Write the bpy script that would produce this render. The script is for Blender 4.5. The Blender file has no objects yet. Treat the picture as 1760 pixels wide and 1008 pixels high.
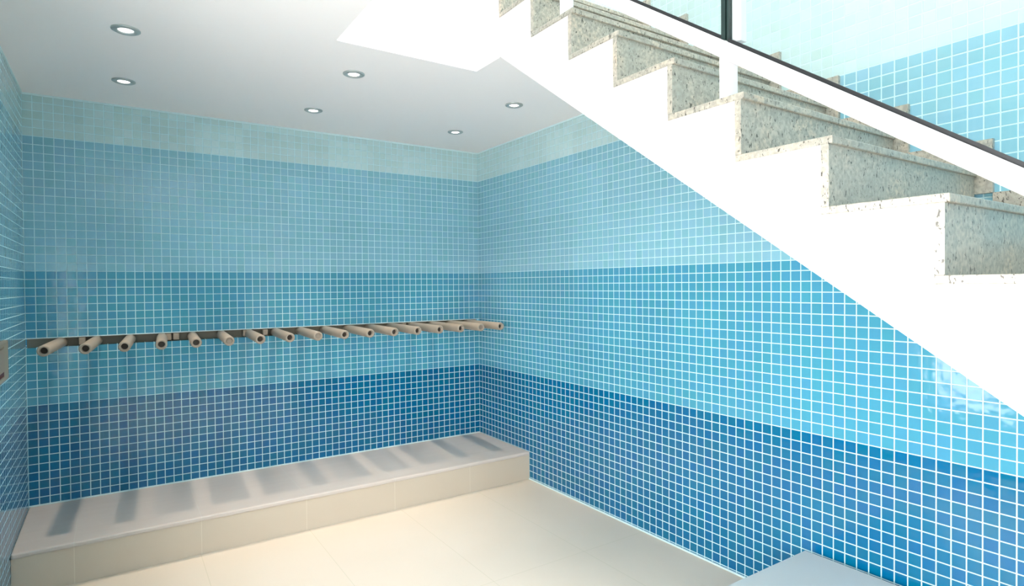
import bpy, bmesh, math
from mathutils import Matrix, Vector

# ---------------------------------------------------------------- units
T = 0.05                    # one mosaic tile = 5 cm; tile coordinates: corner of the room is x=0,y=0
FL = -32.3                  # floor level in tile rows (row 0 = the middle colour change)
def W(x, y, z): return Vector((x * T, y * T, (z - FL) * T))

# ---------------------------------------------------------------- camera
sc = bpy.context.scene
F, YAW, PITCH, ROLL = 1022.35, math.radians(33.692), math.radians(-0.783), math.radians(-0.475)
fw = Vector((math.sin(YAW) * math.cos(PITCH), math.cos(YAW) * math.cos(PITCH), math.sin(PITCH)))
r0 = Vector((math.cos(YAW), -math.sin(YAW), 0)); u0 = r0.cross(fw)
rr = r0 * math.cos(ROLL) + u0 * math.sin(ROLL); uu = -r0 * math.sin(ROLL) + u0 * math.cos(ROLL)
cam = bpy.data.cameras.new('camera'); cam.sensor_width = 36; cam.lens = F / 1760 * 36
cam.clip_start = 0.02
co = bpy.data.objects.new('camera', cam); sc.collection.objects.link(co)
M = Matrix((rr, uu, -fw)).transposed().to_4x4(); M.translation = W(-53.11, -90.17, -2.113)
co.matrix_world = M
sc.camera = co

# ---------------------------------------------------------------- world, light, exposure
SKY = 9.6
w = bpy.data.worlds.new('world'); sc.world = w; w.use_nodes = True
nt = w.node_tree; nt.nodes.clear()
tc = nt.nodes.new('ShaderNodeTexCoord'); sp = nt.nodes.new('ShaderNodeSeparateXYZ')
mr = nt.nodes.new('ShaderNodeMapRange'); mr.inputs[1].default_value = -1; mr.inputs[2].default_value = 1
cr = nt.nodes.new('ShaderNodeValToRGB')
for i_, (p_, c_) in enumerate(((.0, (.95, .92, .86)), (.485, (1.42, 1.3, 1.28)), (.51, (2.02, 1.88, 1.86)), (.75, (1.5, 1.46, 1.4)), (1.0, (1.6, 1.5, 1.48)))):
    e_ = cr.color_ramp.elements[i_] if i_ < 2 else cr.color_ramp.elements.new(p_)
    e_.position = p_; e_.color = (*c_, 1)
e_ = cr.color_ramp.elements
bg = nt.nodes.new('ShaderNodeBackground'); bg.inputs[1].default_value = SKY
ow = nt.nodes.new('ShaderNodeOutputWorld')
nt.links.new(tc.outputs['Generated'], sp.inputs[0]); nt.links.new(sp.outputs[2], mr.inputs[0])
nt.links.new(mr.outputs[0], cr.inputs[0]); nt.links.new(cr.outputs[0], bg.inputs[0]); nt.links.new(bg.outputs[0], ow.inputs[0])
def portal(name, c, direction, sx, sy):
    l = bpy.data.lights.new(name, 'AREA'); l.shape = 'RECTANGLE'; l.size = sx * T; l.size_y = sy * T
    l.cycles.is_portal = True
    o = bpy.data.objects.new(name, l); sc.collection.objects.link(o)
    o.location = W(*c); o.rotation_euler = Vector(direction).to_track_quat('-Z', 'Z' if abs(direction[2]) < .5 else 'Y').to_euler()
LW = (-125, -45, -23.5, 9)      # low window in the left wall  (y0, y1, z0, z1)
UW = (-100, -84, 50, 64)       # unseen upper window, added to light the stair side
SKL = (-40, -8, -112, -37)      # unseen skylight, added to light the stairwell (x0, x1, y0, y1)
portal('window_portal', (-63.2, (LW[0]+LW[1])/2, (LW[2]+LW[3])/2), (1, 0, 0), LW[1]-LW[0], LW[3]-LW[2])
portal('added_window_portal', (-63.2, (UW[0]+UW[1])/2, (UW[2]+UW[3])/2), (1, 0, 0), UW[1]-UW[0], UW[3]-UW[2])
portal('added_skylight_portal', ((SKL[0]+SKL[1])/2, (SKL[2]+SKL[3])/2, 83), (0, 0, -1), SKL[1]-SKL[0], SKL[3]-SKL[2])
vs = sc.view_settings
vs.view_transform = 'Standard'; vs.look = 'None'; vs.gamma = 1; vs.use_curve_mapping = False
vs.exposure = -0.08
sc.cycles.use_denoising = True
sc.cycles.max_bounces = 10; sc.cycles.diffuse_bounces = 6; sc.cycles.glossy_bounces = 4
sc.cycles.sample_clamp_indirect = 6

# ---------------------------------------------------------------- materials
def lin(r, g, b):
    f = lambda c: (c / 255 / 12.92) if c / 255 <= .04045 else ((c / 255 + .055) / 1.055) ** 2.4
    return (f(r), f(g), f(b), 1)
def mat(name, col=(200, 200, 200), rough=.5, metal=0, spec=.5, coat=0):
    m = bpy.data.materials.new(name); m.use_nodes = True
    b = m.node_tree.nodes['Principled BSDF']
    b.inputs['Base Color'].default_value = lin(*col); b.inputs['Roughness'].default_value = rough
    b.inputs['Metallic'].default_value = metal; b.inputs['Specular IOR Level'].default_value = spec
    b.inputs['Coat Weight'].default_value = coat
    return m
class NB:
    def __init__(s, m): s.t = m.node_tree; s.m = m; s.b = s.t.nodes['Principled BSDF']
    def n(s, k, **kw):
        x = s.t.nodes.new(k)
        for a, v in kw.items(): setattr(x, a, v)
        return x
    def put(s, i, v):
        if isinstance(v, bpy.types.NodeSocket): s.t.links.new(v, i)
        else: i.default_value = v
    def math(s, op, a, b=None, c=None):
        x = s.n('ShaderNodeMath', operation=op); s.put(x.inputs[0], a)
        if b is not None: s.put(x.inputs[1], b)
        if c is not None: s.put(x.inputs[2], c)
        return x.outputs[0]
    def mix(s, f, a, b):
        x = s.n('ShaderNodeMix', data_type='RGBA'); s.put(x.inputs[0], f); s.put(x.inputs[6], a); s.put(x.inputs[7], b); return x.outputs[2]

def tile_mat(name, axis):
    """glass mosaic, four horizontal colour bands, axis = the horizontal world axis of the wall"""
    m = mat(name, rough=.12, spec=.5); q = NB(m)
    g = q.n('ShaderNodeNewGeometry'); s = q.n('ShaderNodeSeparateXYZ'); q.put(s.inputs[0], g.outputs['Position'])
    h = q.math('ADD', q.math('DIVIDE', s.outputs[axis], T), 200.0)
    v = q.math('ADD', q.math('DIVIDE', s.outputs[2], T), FL + 100.0)
    fh = q.math('FRACT', h); fv = q.math('FRACT', v)
    dh = q.math('ABSOLUTE', q.math('SUBTRACT', fh, .5)); dv = q.math('ABSOLUTE', q.math('SUBTRACT', fv, .5))
    d = q.math('MAXIMUM', dh, dv)
    gr = q.n('ShaderNodeMapRange', interpolation_type='SMOOTHSTEP'); q.put(gr.inputs[0], d); gr.inputs[1].default_value = .443; gr.inputs[2].default_value = .465
    grout = gr.outputs[0]
    ih = q.math('FLOOR', h); iv = q.math('FLOOR', v)
    cv = q.n('ShaderNodeCombineXYZ'); q.put(cv.inputs[0], ih); q.put(cv.inputs[1], iv)
    wn = q.n('ShaderNodeTexWhiteNoise', noise_dimensions='2D'); q.put(wn.inputs[0], cv.outputs[0])
    # sheets of tiles vary slightly too
    cs = q.n('ShaderNodeCombineXYZ'); q.put(cs.inputs[0], q.math('FLOOR', q.math('DIVIDE', ih, 6.0))); q.put(cs.inputs[1], q.math('FLOOR', q.math('DIVIDE', iv, 6.0)))
    ws = q.n('ShaderNodeTexWhiteNoise', noise_dimensions='2D'); q.put(ws.inputs[0], cs.outputs[0])
    b1, b2, b3, b4 = (lin(182, 210, 212), lin(128, 180, 199), lin(70, 146, 175), lin(0, 97, 141))
    c = q.mix(q.math('GREATER_THAN', v, 84.0), b4, b3)
    c = q.mix(q.math('GREATER_THAN', v, 100.0), c, b2)
    c = q.mix(q.math('GREATER_THAN', v, 116.0), c, b1)
    hs = q.n('ShaderNodeHueSaturation'); q.put(hs.inputs['Color'], c)
    q.put(hs.inputs['Hue'], q.math('MULTIPLY_ADD', wn.outputs[0], .020, .489))
    q.put(hs.inputs['Value'], q.math('ADD', q.math('MULTIPLY_ADD', wn.outputs[0], .09, .90), q.math('MULTIPLY', ws.outputs[0], .10)))
    col = q.mix(grout, hs.outputs[0], lin(196, 230, 236))
    q.put(q.b.inputs['Base Color'], col)
    q.put(q.b.inputs['Roughness'], q.math('MULTIPLY_ADD', grout, .6, .10))
    q.put(q.b.inputs['Specular IOR Level'], q.math('MULTIPLY_ADD', grout, -.4, .55))
    # relief: grout sunk, every tile pillowed and tilted a hair differently
    wc = q.n('ShaderNodeSeparateColor'); q.put(wc.inputs[0], wn.outputs[1])
    tilt = q.math('ADD', q.math('MULTIPLY', q.math('SUBTRACT', wc.outputs[0], .5), fh), q.math('MULTIPLY', q.math('SUBTRACT', wc.outputs[1], .5), fv))
    hgt = q.math('ADD', q.math('MULTIPLY', grout, -1.0), q.math('MULTIPLY', tilt, .9))
    nz = q.n('ShaderNodeTexNoise'); q.put(nz.inputs['Vector'], g.outputs['Position']); nz.inputs['Scale'].default_value = 26; nz.inputs['Detail'].default_value = 1
    hgt = q.math('ADD', hgt, q.math('MULTIPLY', nz.outputs[0], .9))
    bp = q.n('ShaderNodeBump'); bp.inputs['Strength'].default_value = 1; bp.inputs['Distance'].default_value = .0011
    q.put(bp.inputs['Height'], hgt); q.put(q.b.inputs['Normal'], bp.outputs[0])
    return m
M_tx = tile_mat('mosaic_along_x', 0); M_ty = tile_mat('mosaic_along_y', 1)

M_plaster = mat('white_plaster', (210, 209, 207), .75, spec=.2)
M_ceil = mat('ceiling_paint', (246, 241, 241), .8, spec=.2)
M_white = mat('white_metal', (238, 238, 242), .35)
M_black = mat('black_gasket', (18, 22, 26), .45)
M_edge = mat('dark_green_glass_edge', (22, 46, 44), .2)
M_caulk = mat('white_caulk', (205, 228, 232), .6)
M_peg = mat('beige_plastic_tube', (158, 145, 130), .42)
M_bore = mat('bore_shade', (66, 58, 52), .7)  # disc colour that holds the shade inside the hollow peg ends
M_pegcap = mat('grey_peg_cap', (150, 138, 124), .5)
M_chrome = mat('brushed_ring', (176, 182, 182), .4, .4)
M_frame = mat('beige_metal_frame', (148, 140, 122), .45)
M_rail = mat('shade_toned_stone_rail', (122, 112, 97), .5)  # stone rail, browned with the shade of the slot
M_red = mat('dark_red_panel', (90, 34, 28), .6)
M_box = mat('pale_laminate', (196, 202, 203), .35)
M_lamp = mat('lamp_glow', (255, 255, 255), .5)
_b = M_lamp.node_tree.nodes['Principled BSDF']; _b.inputs['Emission Color'].default_value = (1, .98, .94, 1); _b.inputs['Emission Strength'].default_value = 6

def floor_mat(name, col, col2, tile, off, joint, rough, streak=False):
    m = mat(name, col, rough, spec=.4); q = NB(m)
    g = q.n('ShaderNodeNewGeometry'); s = q.n('ShaderNodeSeparateXYZ'); q.put(s.inputs[0], g.outputs['Position'])
    nz = q.n('ShaderNodeTexNoise'); nz.inputs['Scale'].default_value = 2.2; nz.inputs['Detail'].default_value = 4
    if streak:
        mp = q.n('ShaderNodeMapping'); q.put(mp.inputs[0], g.outputs['Position']); mp.inputs['Scale'].default_value = (1.2, 14, 14); q.put(nz.inputs['Vector'], mp.outputs[0])
    else: q.put(nz.inputs['Vector'], g.outputs['Position'])
    c = q.mix(nz.outputs[0], lin(*col), lin(*col2))
    ds = []
    for ax in range(2):
        if tile[ax] is None: continue
        f = q.math('FRACT', q.math('ADD', q.math('DIVIDE', q.math('SUBTRACT', s.outputs[ax], off[ax] * T), tile[ax] * T), 50.0))
        e = q.math('MULTIPLY', q.math('SUBTRACT', .5, q.math('ABSOLUTE', q.math('SUBTRACT', f, .5))), tile[ax] * T)
        ds.append(e)
    d = ds[0] if len(ds) == 1 else q.math('MINIMUM', ds[0], ds[1])
    c = q.mix(q.math('LESS_THAN', d, .0016), c, lin(*joint))
    q.put(q.b.inputs['Base Color'], c)
    return m
M_floor = floor_mat('beige_floor_tile', (214, 201, 184), (221, 210, 196), (12, 24), (-9.5, -15), (203, 194, 174), .38)
M_btop = floor_mat('bench_stone_top', (196, 186, 178), (206, 197, 190), (11.6, None), (-57.0, 0), (204, 198, 190), .3, True)
M_bfront = floor_mat('bench_stone_front', (196, 183, 166), (202, 190, 173), (11.6, None), (-57.0, 0), (212, 202, 186), .4)

def granite():
    m = mat('speckled_granite', (205, 198, 178), .3); q = NB(m)
    g = q.n('ShaderNodeNewGeometry')
    n1 = q.n('ShaderNodeTexNoise'); q.put(n1.inputs['Vector'], g.outputs['Position']); n1.inputs['Scale'].default_value = 9; n1.inputs['Detail'].default_value = 6
    n3 = q.n('ShaderNodeTexNoise'); q.put(n3.inputs['Vector'], g.outputs['Position']); n3.inputs['Scale'].default_value = 70; n3.inputs['Detail'].default_value = 3
    mp = q.n('ShaderNodeMapping'); q.put(mp.inputs[0], g.outputs['Position']); mp.inputs['Scale'].default_value = (1, 1, .45); mp.inputs['Rotation'].default_value = (.4, .5, 0)
    v = q.n('ShaderNodeTexNoise'); q.put(v.inputs['Vector'], mp.outputs[0]); v.inputs['Scale'].default_value = 135; v.inputs['Detail'].default_value = 2.0; v.inputs['Distortion'].default_value = .8
    r1 = q.n('ShaderNodeValToRGB'); q.put(r1.inputs[0], n1.outputs[0])
    r1.color_ramp.elements[0].position = .32; r1.color_ramp.elements[0].color = lin(164, 164, 154)
    r1.color_ramp.elements[1].position = .7; r1.color_ramp.elements[1].color = lin(198, 184, 164)
    e = r1.color_ramp.elements.new(.52); e.color = lin(182, 176, 162)
    gm = q.n('ShaderNodeMapRange'); q.put(gm.inputs[0], n3.outputs[0]); gm.inputs[1].default_value = .35; gm.inputs[2].default_value = .65
    c = q.mix(gm.outputs[0], lin(148, 146, 136), r1.outputs[0])
    dk = q.n('ShaderNodeMapRange'); q.put(dk.inputs[0], v.outputs[0]); dk.inputs[1].default_value = .62; dk.inputs[2].default_value = .67
    c = q.mix(q.math('MULTIPLY', dk.outputs[0], .9), c, lin(52, 52, 46))
    q.put(q.b.inputs['Base Color'], c); return m
M_gran = granite()

def glass():
    m = bpy.data.materials.new('clear_pane'); m.use_nodes = True; t = m.node_tree; t.nodes.clear()
    o = t.nodes.new('ShaderNodeOutputMaterial'); tr = t.nodes.new('ShaderNodeBsdfTransparent'); tr.inputs[0].default_value = (.95, .97, .965, 1)
    gl = t.nodes.new('ShaderNodeBsdfGlossy'); gl.inputs['Roughness'].default_value = .02
    fc = t.nodes.new('ShaderNodeLayerWeight'); fc.inputs[0].default_value = .5; pw = t.nodes.new('ShaderNodeMath'); pw.operation = 'POWER'; pw.inputs[1].default_value = 4.0; lw = t.nodes.new('ShaderNodeMath'); lw.operation = 'MULTIPLY_ADD'; lw.inputs[1].default_value = .8; lw.inputs[2].default_value = .045; t.links.new(fc.outputs['Facing'], pw.inputs[0]); t.links.new(pw.outputs[0], lw.inputs[0]); mx = t.nodes.new('ShaderNodeMixShader')
    t.links.new(lw.outputs[0], mx.inputs[0]); t.links.new(tr.outputs[0], mx.inputs[1]); t.links.new(gl.outputs[0], mx.inputs[2]); t.links.new(mx.outputs[0], o.inputs[0])
    return m
M_glass = glass()

# ---------------------------------------------------------------- mesh helpers (tile coordinates)
def box(bm, x0, x1, y0, y1, z0, z1):
    v = [bm.verts.new(W(x, y, z)) for z in (z0, z1) for x, y in ((x0, y0), (x1, y0), (x1, y1), (x0, y1))]
    for f in ((0, 3, 2, 1), (4, 5, 6, 7), (0, 1, 5, 4), (1, 2, 6, 5), (2, 3, 7, 6), (3, 0, 4, 7)): bm.faces.new([v[i] for i in f])
def prism_x(bm, pts, x0, x1):
    """extrude a (y, z) outline along x"""
    a = [bm.verts.new(W(x0, y, z)) for y, z in pts]; b = [bm.verts.new(W(x1, y, z)) for y, z in pts]
    bm.faces.new(a); bm.faces.new(b[::-1]); n = len(pts)
    for i in range(n): bm.faces.new((a[i], b[i], b[(i + 1) % n], a[(i + 1) % n]))
def tube(bm, c0, c1, r, seg=28, cap0=True, cap1=True, r1=None):
    """plain cylinder / cone between two points in tile coordinates"""
    c0 = Vector(c0); c1 = Vector(c1); ax = (c1 - c0).normalized(); s = ax.orthogonal().normalized(); t = ax.cross(s)
    rs = []
    for c, rad in ((c0, r), (c1, r if r1 is None else r1)):
        rs.append([bm.verts.new(W(*(c + (s * math.cos(6.2831853 * i / seg) + t * math.sin(6.2831853 * i / seg)) * rad))) for i in range(seg)])
    for i in range(seg): bm.faces.new((rs[0][i], rs[0][(i + 1) % seg], rs[1][(i + 1) % seg], rs[1][i]))
    if cap0: bm.faces.new(rs[0][::-1])
    if cap1: bm.faces.new(rs[1])
def lathe(bm, prof, c, ax, seg=28):
    """revolve (radius, distance along axis) around ax from point c; closed ends when radius is 0"""
    c = Vector(c); ax = Vector(ax).normalized(); s = ax.orthogonal().normalized(); t = ax.cross(s); rings = []
    for r, h in prof:
        if r == 0: rings.append([bm.verts.new(W(*(c + ax * h)))]); continue
        rings.append([bm.verts.new(W(*(c + ax * h + (s * math.cos(6.2831853 * i / seg) + t * math.sin(6.2831853 * i / seg)) * r))) for i in range(seg)])
    for a, b in zip(rings, rings[1:]):
        for i in range(seg):
            j = (i + 1) % seg
            if len(a) == 1 and len(b) == 1: continue
            if len(a) == 1: bm.faces.new((a[0], b[j], b[i]))
            elif len(b) == 1: bm.faces.new((a[i], a[j], b[0]))
            else: bm.faces.new((a[i], a[j], b[j], b[i]))
def obj(name, bm, m, parent=None, bevel=0, smooth=False, origin=None):
    bmesh.ops.recalc_face_normals(bm, faces=bm.faces[:])
    me = bpy.data.meshes.new(name); 
    pw = parent_world(parent)
    og = origin if origin is not None else pw
    for v in bm.verts: v.co -= og
    bm.to_mesh(me); bm.free(); me.materials.append(m)
    if smooth:
        for p in me.polygons: p.use_smooth = True
    o = bpy.data.objects.new(name, me); sc.collection.objects.link(o)
    o.location = og - pw if parent else og
    if parent: o.parent = parent
    if bevel:
        b = o.modifiers.new('bevel', 'BEVEL'); b.width = bevel * T; b.segments = 2; b.limit_method = 'ANGLE'; b.angle_limit = .6
    return o
def parent_world(p):
    v = Vector((0, 0, 0))
    while p is not None: v += p.location; p = p.parent
    return v
def struct(name, bm, m, parent=None, bevel=0):
    o = obj(name, bm, m, parent, bevel)
    if not parent: o['kind'] = 'structure'
    return o
def thing(name, label, cat, loc, group=None):
    o = bpy.data.objects.new(name, None); o.empty_display_size = .1; sc.collection.objects.link(o); o.location = W(*loc)
    o['label'] = label; o['category'] = cat
    if group: o['group'] = group
    return o
def B(*boxes):
    bm = bmesh.new()
    for b in boxes: box(bm, *b)
    return bm

# ---------------------------------------------------------------- the room
XL, YF, ZT = -62, -132, 80
LAND = 29.3
SX = -20.3                  # outer face of the stair
struct('floor', B((XL - 4, 4, YF - 4, 4, FL - 4, FL)), M_floor)
# back wall with the horizontal slot for the peg rail
struct('wall_back', B((XL - 4, 4, 0, 4, FL, -9.15), (XL - 4, 4, 0, 4, -8.0, 21), (XL - 4, 4, 2.2, 4, -9.15, -8.0)), M_tx)
struct('wall_right', B((0, 4, YF - 4, 0, FL, ZT)), M_ty)
y0, y1, z0, z1 = LW; u0_, u1_, v0_, v1_ = UW
struct('wall_left', B((XL - 4, XL, YF - 4, y0, FL, 21), (XL - 4, XL, y1, 0, FL, 21), (XL - 4, XL, y0, y1, FL, z0), (XL - 4, XL, y0, y1, z1, 21)), M_ty)
struct('wall_left_upper', B((XL - 4, XL, YF - 4, u0_, 21, ZT), (XL - 4, XL, u1_, 4, 21, ZT), (XL - 4, XL, u0_, u1_, 21, v0_), (XL - 4, XL, u0_, u1_, v1_, ZT)), M_plaster)
struct('wall_back_upper', B((XL, 4, 0, 4, 21, ZT)), M_plaster)
struct('wall_front', B((XL, 0, YF - 4, YF, FL, ZT)), M_tx)  # unseen wall; dark mosaic added here to cut bounced light
# ceiling slab with the stairwell opening
def L_slab():
    bm = bmesh.new()
    pts = [(XL, 0), (XL, YF), (-35.5, YF), (-35.5, -34.4), (SX, -34.4), (SX, -39.02), (0, -39.02), (0, 0)]
    a = [bm.verts.new(W(x, y, 21)) for x, y in pts]; b = [bm.verts.new(W(x, y, LAND)) for x, y in pts]; n = len(pts)
    bm.faces.new(a); bm.faces.new(b[::-1])
    for i in range(n): bm.faces.new((a[i], b[i], b[(i + 1) % n], a[(i + 1) % n]))
    return bm
struct('ceiling', L_slab(), M_ceil)
a0, a1, b0, b1 = SKL
struct('ceiling_upper', B((XL - 4, a0, YF - 4, 4, ZT, ZT + 3), (a1, 4, YF - 4, 4, ZT, ZT + 3), (a0, a1, YF - 4, b0, ZT, ZT + 3), (a0, a1, b1, 4, ZT, ZT + 3)), M_plaster)
# caulk lines
struct('trim_1', B((XL, 0, -.14, 0, 20.78, 21)), M_caulk)
struct('trim_2', B((-.14, 0, -39.1, -.14, 20.78, 21)), M_caulk)
struct('trim_3', B((XL, XL + .14, YF, -.14, 20.78, 21)), M_caulk)
struct('trim_4', B((-.16, 0, YF, -14.8, FL, FL + .16)), M_caulk)
struct('trim_5', B((XL, -.16, -.16, 0, -28, -27.86)), M_caulk)
# windows out of frame (the low one reflects in the right wall; the upper is added light)
def window(name, y0, y1, z0, z1, cols, rows):
    bm = bmesh.new(); x0, x1 = XL - 2.6, XL - 1.4; f = 1.2
    box(bm, x0, x1, y0, y1, z0, z0 + f); box(bm, x0, x1, y0, y1, z1 - f, z1)
    box(bm, x0, x1, y0, y0 + f, z0 + f, z1 - f); box(bm, x0, x1, y1 - f, y1, z0 + f, z1 - f)
    for i in range(1, cols):
        y = y0 + (y1 - y0) * i / cols; box(bm, x0, x1, y - .5, y + .5, z0 + f, z1 - f)
    fr = struct(name, bm, M_white)
    obj('pane', B((XL - 2.1, XL - 1.9, y0 + f, y1 - f, z0 + f, z1 - f)), M_glass, fr)
window('window_1', *LW, 4, 1); window('window_added', *UW, 5, 1)

# ---------------------------------------------------------------- bench along the back wall
bench = thing('bench', 'long low beige stone bench with paler top along the back wall', 'bench', (-31, -7.5, FL))
obj('front_panel', B((XL + .02, -.02, -15.0, -.2, FL, -28.55)), M_bfront, bench)
obj('seat_slab', B((XL + .02, -.02, -15.15, -.02, -28.55, -28.0)), M_btop, bench, bevel=.16)

# ---------------------------------------------------------------- peg rail in the slot
rack = thing('peg_rack', 'rail of seventeen beige tubular pegs sticking out of the slot in the back wall', 'rack', (-31, 0, -8.6))
obj('rail', B((XL, 0, 1.1, 2.2, -9.15, -8.0)), M_rail, rack)
obj('slot_lip', B((XL, -.02, -.10, .05, -8.06, -7.94)), M_caulk, rack)
TILT = .062
dirp = Vector((-TILT, -1, .004)).normalized()
for i in range(17):
    ex = -59.45 + 3.54 * i
    c = Vector((ex + TILT * 11.5, 0, -8.66)); base = c - dirp * 1.0; tip = c + dirp * 11.5
    bm = bmesh.new(); L = 12.5; r = .60
    lathe(bm, [(r, 0), (r, L - .12), (r - .10, L), (r - .24, L), (r - .26, L - .7), (0, L - .7)], base, dirp)
    pg = obj('peg', bm, M_peg, rack, smooth=False, origin=W(*base))
    for p_ in pg.data.polygons: p_.use_smooth = True
    bm = bmesh.new()
    if i in (5, 8, 15):      # pegs closed by a pale centre plug
        lathe(bm, [(r - .27, L - .68), (r - .27, L - .28), (0, L - .28)], base, dirp, 20)
        plug = obj('peg_plug', bm, M_pegcap, pg, origin=W(*base))
    else:
        lathe(bm, [(r - .27, L - .68), (r - .27, L - .62), (0, L - .62)], base, dirp, 20)  # dark disc painted as the shaded hollow of the tube
        plug = obj('peg_bore_shade', bm, M_bore, pg, origin=W(*base))
# small clips between the pegs
for cx in (-56.6, -47.4, -46.5, -35.4, -38.0, -14.2):
    obj('clip', B((cx - .35, cx + .35, -.18, .6, -9.0, -8.15)), M_pegcap, rack, bevel=.08)

# ---------------------------------------------------------------- recessed ceiling lights
rows = (('near the back wall', -10.8), ('further from the back wall', -26.65))
cols = (('left', -52.0), ('middle', -31.2), ('right', -10.2))
for rn, ly in rows:
    for cn, lx in cols:
        t = thing('downlight', 'recessed ceiling spotlight, %s of three %s' % (cn, rn), 'ceiling light', (lx, ly, 21), 'recessed ceiling spotlights')
        bm = bmesh.new()
        lathe(bm, [(1.15, 0), (1.15, .08), (1.0, .16), (.66, .14), (.62, .02)], (lx, ly, 21), (0, 0, -1), 32)
        obj('trim_ring', bm, M_chrome, t, smooth=True)
        bm = bmesh.new(); lathe(bm, [(.60, .03), (.45, .10), (0, .12)], (lx, ly, 21), (0, 0, -1), 24)
        obj('lamp', bm, M_lamp, t)
        l = bpy.data.lights.new('downlight_spot', 'SPOT'); l.energy = 80 if ly > -20 else 9; l.color = (1, .84, .66)
        l.spot_size = math.radians(60); l.spot_blend = .8; l.shadow_soft_size = .028
        lo = bpy.data.objects.new('downlight_spot', l); sc.collection.objects.link(lo); lo.parent = t; lo.location = (0, 0, -.03)

# ---------------------------------------------------------------- staircase
GO, RI = 5.512, 3.895
def nose(k): return -78.27 + GO * k, 2.08 + RI * k
K0, K1 = -8, 7
TH, OV = .44, .20
stair = thing('staircase', 'white staircase with speckled granite steps climbing along the right wall', 'staircase', (-10, -90, FL))
pts = []
for k in range(K0, K1 + 1):                 # body outline under the granite, going up
    yn, zn = nose(k)
    yr = yn + OV + TH
    zb = FL if k == K0 else nose(k - 1)[1] - TH
    pts.append((yr, zb)); pts.append((yr, zn - TH))
top_end = -39.04
pts[-1] = (pts[-1][0], nose(K1)[1] - TH)
sof = lambda y: 21.0 + .694 * (y + 39.19)
pts[-1] = (top_end, nose(K1)[1] - TH); pts[-2] = (top_end, nose(K1 - 1)[1] - TH)
pts.append((top_end, 21.0)); pts.append((-39.19, 21.0))
yb = -39.19 + (FL - 21.0) / .694
pts.append((yb, FL))
bm = bmesh.new(); prism_x(bm, pts, SX, -.01)
obj('stair_body', bm, M_plaster, stair)
for k in range(K0, K1 + 1):
    yn, zn = nose(k)
    ye = nose(k + 1)[0] + OV + TH if k < K1 else top_end
    obj('tread', B((SX - .06, -.35, yn, ye, zn - TH, zn)), M_gran, stair, bevel=.06)
    zb = FL if k == K0 else nose(k - 1)[1]
    obj('riser', B((SX - .05, -.35, yn + OV, yn + OV + TH, zb, zn - TH)), M_gran, stair)
    # stepped skirting against the wall
    s0 = yn - .9; s1 = nose(k + 1)[0] - .9 if k < K1 else top_end
    zt = zn + 2.2
    zlow = (nose(k - 1)[1] + 2.2) if k > K0 else FL
    bm = bmesh.new()
    prism_x(bm, [(s0, zlow), (yn + OV, zlow), (yn + OV, zn), (s1, zn), (s1, zt), (s0, zt)], -.36, -.01)
    obj('skirting', bm, M_gran, stair)

# ---------------------------------------------------------------- railing on the stair edge
rail = thing('stair_railing', 'white metal railing with black edged glass panes on the granite staircase', 'railing', (-20, -66, 9.83))
SL = .7066
ra = lambda y: 13.62 + SL * (y + 65.62)      # top line of the lower rail in the outer plane
def sheared(bm, x0, x1, ya, yb, dz0, dz1):
    """bar following the pitch between offsets dz0..dz1 of the rail line"""
    prism_x(bm, [(ya, ra(ya) + dz0), (yb, ra(yb) + dz0), (yb, ra(yb) + dz1), (ya, ra(ya) + dz1)], x0, x1)
Y0, Y1 = -112, -40
bm = bmesh.new(); sheared(bm, -20.3, -19.1, Y0, Y1, -1.2, 0); obj('bottom_rail', bm, M_white, rail, bevel=.05)
posts = [-98.95, -82.4, -65.7, -49.15]
for py in posts:
    k = math.floor((py + 78.27) / GO); zt = nose(k)[1]
    bm = bmesh.new(); box(bm, -20.25, -19.2, py - .32, py + .32, zt, ra(py) - 1.0); box(bm, -19.75, -19.15, py - .95, py - .3, ra(py) - .2, ra(py) + 17.5)
    obj('post', bm, M_white, rail, bevel=.04)
bm = bmesh.new(); sheared(bm, -20.3, -18.9, Y0, Y1, 17.5, 18.6); obj('handrail', bm, M_white, rail, bevel=.2)
edges = [Y0] + posts + [Y1]
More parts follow.
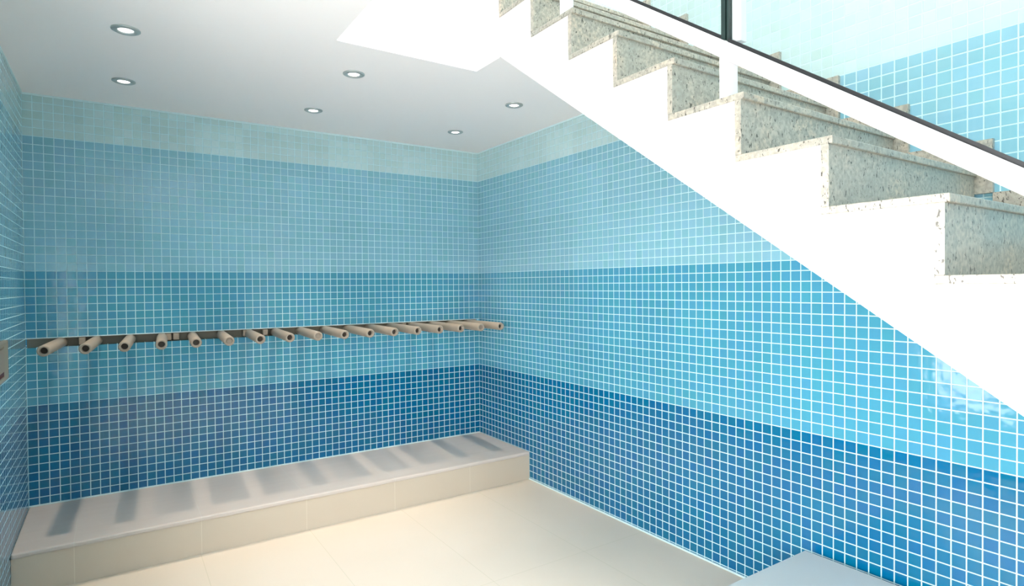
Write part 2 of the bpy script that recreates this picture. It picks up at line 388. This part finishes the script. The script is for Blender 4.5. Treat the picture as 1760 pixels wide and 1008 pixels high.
for a, b in zip(edges, edges[1:]):
    ga, gb = a + .30, b - .18
    bm = bmesh.new(); sheared(bm, -19.95, -19.75, ga, gb, .02, 16.2)
    pn = obj('glass_pane', bm, M_glass, rail)
    bm = bmesh.new(); sheared(bm, -20.05, -19.65, ga, gb, 0, .26)
    obj('gasket', bm, M_black, pn)
    for e0, e1 in ((ga - .30, ga + .02), (gb - .05, gb + .07)):
        bm = bmesh.new(); sheared(bm, -20.05, -19.65, e0, e1, .05, 16.2); obj('pane_edge', bm, M_edge, pn)

# ---------------------------------------------------------------- low box under the stair foot
lb = thing('low_cabinet', 'pale grey flat topped box on the floor beside the right wall under the stairs', 'cabinet', (-10, -70, FL))
obj('carcass', B((-16.5, -1.2, -84, -60.2, FL, -27.3)), M_box, lb)
obj('top_panel', B((-16.8, -.9, -84.3, -59.9, -27.3, -26.65)), M_box, lb, bevel=.06)

# ---------------------------------------------------------------- framed box on the left wall
wb = thing('wall_box', 'beige metal framed box fixed to the blue tiled left wall', 'wall box', (XL, -19, -10.9))
bm = bmesh.new()
Y_a, Y_b, Z_a, Z_b = -26.0, -16.7, -10.6, -6.95
prof = [(0, 0, 0), (.28, 0, 0), (.36, .2, .12), (.36, 2.7, .4), (.22, 2.9, .5)]      # (out from wall, in from the ends, in from top and bottom)
rings = []
for out, iy, iz in prof:
    rings.append([bm.verts.new(W(XL + .01 + out, y, z)) for y, z in ((Y_a + iy, Z_a + iz), (Y_b - iy, Z_a + iz), (Y_b - iy, Z_b - iz), (Y_a + iy, Z_b - iz))])
for r1, r2 in zip(rings, rings[1:]):
    for i in range(4): bm.faces.new((r1[i], r1[(i + 1) % 4], r2[(i + 1) % 4], r2[i]))
bm.faces.new(rings[0][::-1]); bm.faces.new(rings[-1])
obj('frame', bm, M_frame, wb)
obj('front_panel', B((XL + .24, XL + .42, Y_a + 3.0, Y_b - 3.0, -9.6, Z_b - .55)), M_pegcap, wb)
rd = obj('lower_panel', B((XL + .24, XL + .38, Y_a + 3.0, Y_b - 3.0, Z_a + .55, -9.65)), M_red, wb); rd['label'] = 'dark red lower panel'
